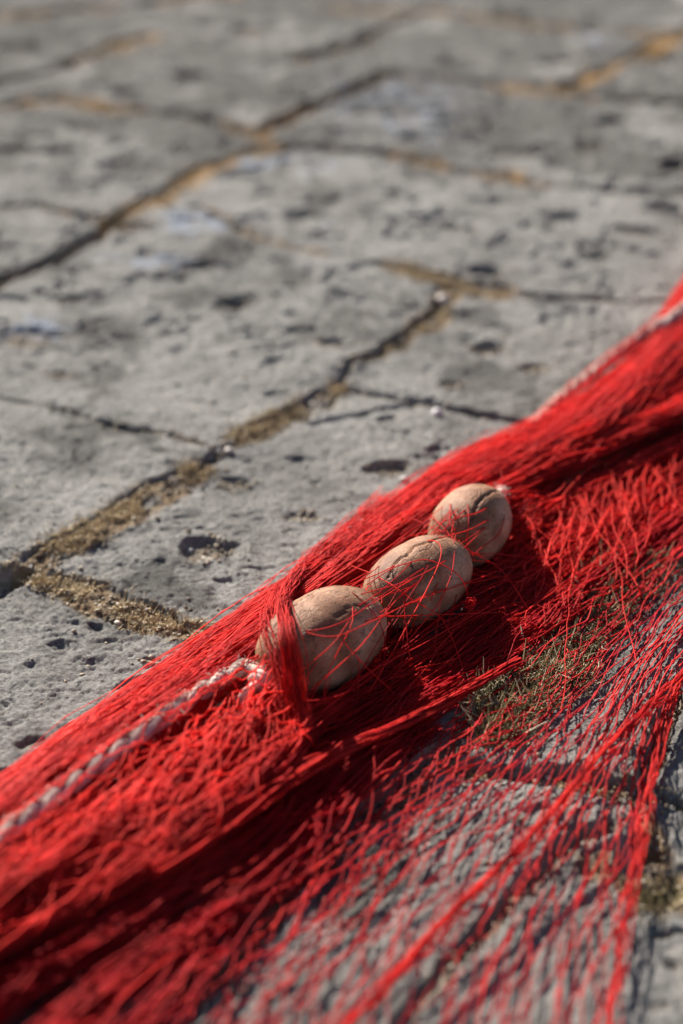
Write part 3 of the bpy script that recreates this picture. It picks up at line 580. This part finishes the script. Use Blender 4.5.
# snarled knots
NT = Tubes()
for (a, b, z, n, r) in ((470,603,.05,26,.005),(375,662,.03,30,.006),(395,655,.02,16,.004),(515,622,.02,14,.004)):
    c = G(a, b, z)
    for k in range(n):
        t = np.linspace(0, 2.2*math.pi, 22); ax = rng.normal(size=3); ax /= np.linalg.norm(ax); u = np.cross(ax, rng.normal(size=3)); u /= np.linalg.norm(u); v = np.cross(ax, u); q = r*(.4+.8*rng.random())
        NT.add(c+rng.normal(0, r*.45, 3)+q*(np.cos(t)[:, None]*u+np.sin(t)[:, None]*v*.5), .0005, 3)
    NT.build('thread_snarl', M_red, net); NT = Tubes()
def plied(C, rad, strands, r, twist, T, seed=0, jit=0):
    n = len(C); Tn = np.gradient(C, axis=0); Tn /= np.linalg.norm(Tn, axis=1)[:, None]; B = np.cross(Tn, [0, 0, 1.]); B /= np.linalg.norm(B, axis=1)[:, None]; U = np.cross(B, Tn)
    s = np.r_[0, np.cumsum(np.linalg.norm(np.diff(C, axis=0), axis=1))]
    for k in range(strands):
        a = k*2*math.pi/strands+twist*s; P = C+rad*(np.cos(a)[:, None]*B+np.sin(a)[:, None]*U)
        if jit: P = P+jit*np.stack([fbm(s*25+k*5, s*0+j, seed+k, 2) for j in (1, 2, 3)], -1)
        T.add(P, r, 6)
# border cords of the net
T = Tubes()
plied(path([(830,560,.014),(740,628,.016),(683,674,.022),(640,714,.028),(590,766,.032),(530,835,.032),(460,905,.030),(370,1003,.026),(290,1090,.02)], 500), .0014, 9, .00055, 60, T, 4, .0012)
plied(path([(830,565,.012),(740,632,.014),(680,682,.020),(636,722,.026),(588,772,.030),(532,838,.030),(450,918,.022),(350,1018,.014),(270,1100,.01)], 500), .004, 7, .0006, 14, T, 14, .006)
T.build('border_cord', M_red, net)
T = Tubes()
plied(path([(800,566,.010),(735,626,.010),(684,678,.012),(662,740,.012),(646,815,.012),(632,890,.012),(616,980,.012),(604,1090,.012)], 400), .0036, 8, .0006, 7, T, 8, .005)
T.build('border_cord', M_red, net)
# head rope: three strands of fibre, threaded through the floats
def rope(pts, n, parent):
    T = Tubes(); C = path(pts, n); L = np.linalg.norm(np.diff(C, axis=0), axis=1).sum()
    for k in range(3):
        pass
    Tn = np.gradient(C, axis=0); Tn /= np.linalg.norm(Tn, axis=1)[:, None]; B = np.cross(Tn, [0, 0, 1.]); B /= np.linalg.norm(B, axis=1)[:, None]; U = np.cross(B, Tn); s = np.linspace(0, L, n)
    for k in range(3):
        a = k*2.094+80*s; Cc = C+.0036*(np.cos(a)[:, None]*B+np.sin(a)[:, None]*U); T.add(Cc, .0052, 10, tint=.6)
        for j in range(14):
            b_ = j*.449-330*s; q_ = .0052*(1+.10*fbm(s*60+j*3, s*0+k, 5, 2)); T.add(Cc+(q_*np.cos(b_))[:, None]*B+(q_*np.sin(b_))[:, None]*U, .0006, 4)
    m = 2200; i = rng.integers(0, n, m); d = rng.normal(size=(m, 3)); d /= np.linalg.norm(d, axis=1)[:, None]; t = np.linspace(0, 1, 4)[None, :, None]
    T.add(C[i][:, None]+d[:, None]*(.0075+.006*t)+.002*rng.normal(size=(m, 4, 3))*t, .0003, 3)   # fuzz
    return T.build('head_rope', M_rope, parent)
e1 = c1-np.array(FL[0][1])*.075; e3 = c3+np.array(FL[2][1])*.064
def topx(P):                                                      # world point back to a guide point
    x, y, z = P; dy_ = y*cp-(z-CH)*sp; v = (y*sp+(z-CH)*cp)/dy_; return (W/2+F*x/dy_, Hh/2-F*v, z)
rope([(-110,925,.058),(0,838,.056),(60,793,.056),(120,748,.056),(180,706,.054),(222,680,.050),(246,668,.048), topx(e1), topx(c1), topx(c1*.5+c2*.5), topx(c2), topx(c2*.5+c3*.5), topx(c3), topx(e3),
      (500,488,.016),(492,470,.006),(506,448,.004),(530,428,.005),(553,406,.009),(582,382,.015),(620,352,.026),(652,330,.046),(683,309,.060),(760,235,.056),(840,150,.05)], 900, net)
# red strands of the netting laced round the rope
NT = Tubes(); rp = path([(-60,882,.057),(0,838,.054),(60,793,.054),(120,748,.054),(180,706,.053),(225,680,.050),(255,674,.05)], 400); ru = path([(506,448,.004),(530,428,.005),(553,406,.009),(582,382,.015),(620,352,.026),(652,330,.046),(683,309,.060),(720,275,.058)], 400)
for Cc, cnt in ((rp, 100), (ru, 34)):
    Tn = np.gradient(Cc, axis=0); Tn /= np.linalg.norm(Tn, axis=1)[:, None]; Bn = np.cross(Tn, [0, 0, 1.]); Bn /= np.linalg.norm(Bn, axis=1)[:, None]
    for k in range(cnt):
        ln = int(rng.integers(40, 170)); i = int(rng.integers(0, 399-ln)); t = np.linspace(-1, 1, ln+1); o_ = rng.normal(0, .005)+rng.choice([-1, 1])*rng.uniform(.0, .022)*t
        r_ = .0105+.0015*rng.random(); up = np.sqrt(np.clip(r_**2-o_**2, 0, 1)); q_ = Cc[i:i+ln+1]+Bn[i:i+ln+1]*o_[:, None]; q_[:, 2] += up-.006*np.clip(np.abs(o_)/.012, 0, 1.5)
        NT.add(q_, .00032, 3)
    NT.build('laced_strands', M_red, net); NT = Tubes()
# the knot that stops the nearest float
T = Tubes(); k0 = e1+np.array([-.004, -.012, .002])
for q_, rr in ((0, .0075), (1, .0065)):
    t = np.linspace(0, 2*math.pi, 40); ax = np.array(FL[0][1]); u = np.cross(ax, [0, 0, 1.]); u /= np.linalg.norm(u); v = np.cross(ax, u)
    T.add(k0-ax*.006*q_+rr*(np.cos(t)[:, None]*u+np.sin(t)[:, None]*v), .0032, 8, tint=.9)
T.add(path([(272,686,.045),(260,683,.052),(248,690,.050),(238,702,.040)], 40), .0036, 8, tint=1.)
T.build('rope_knot', M_rope, net)
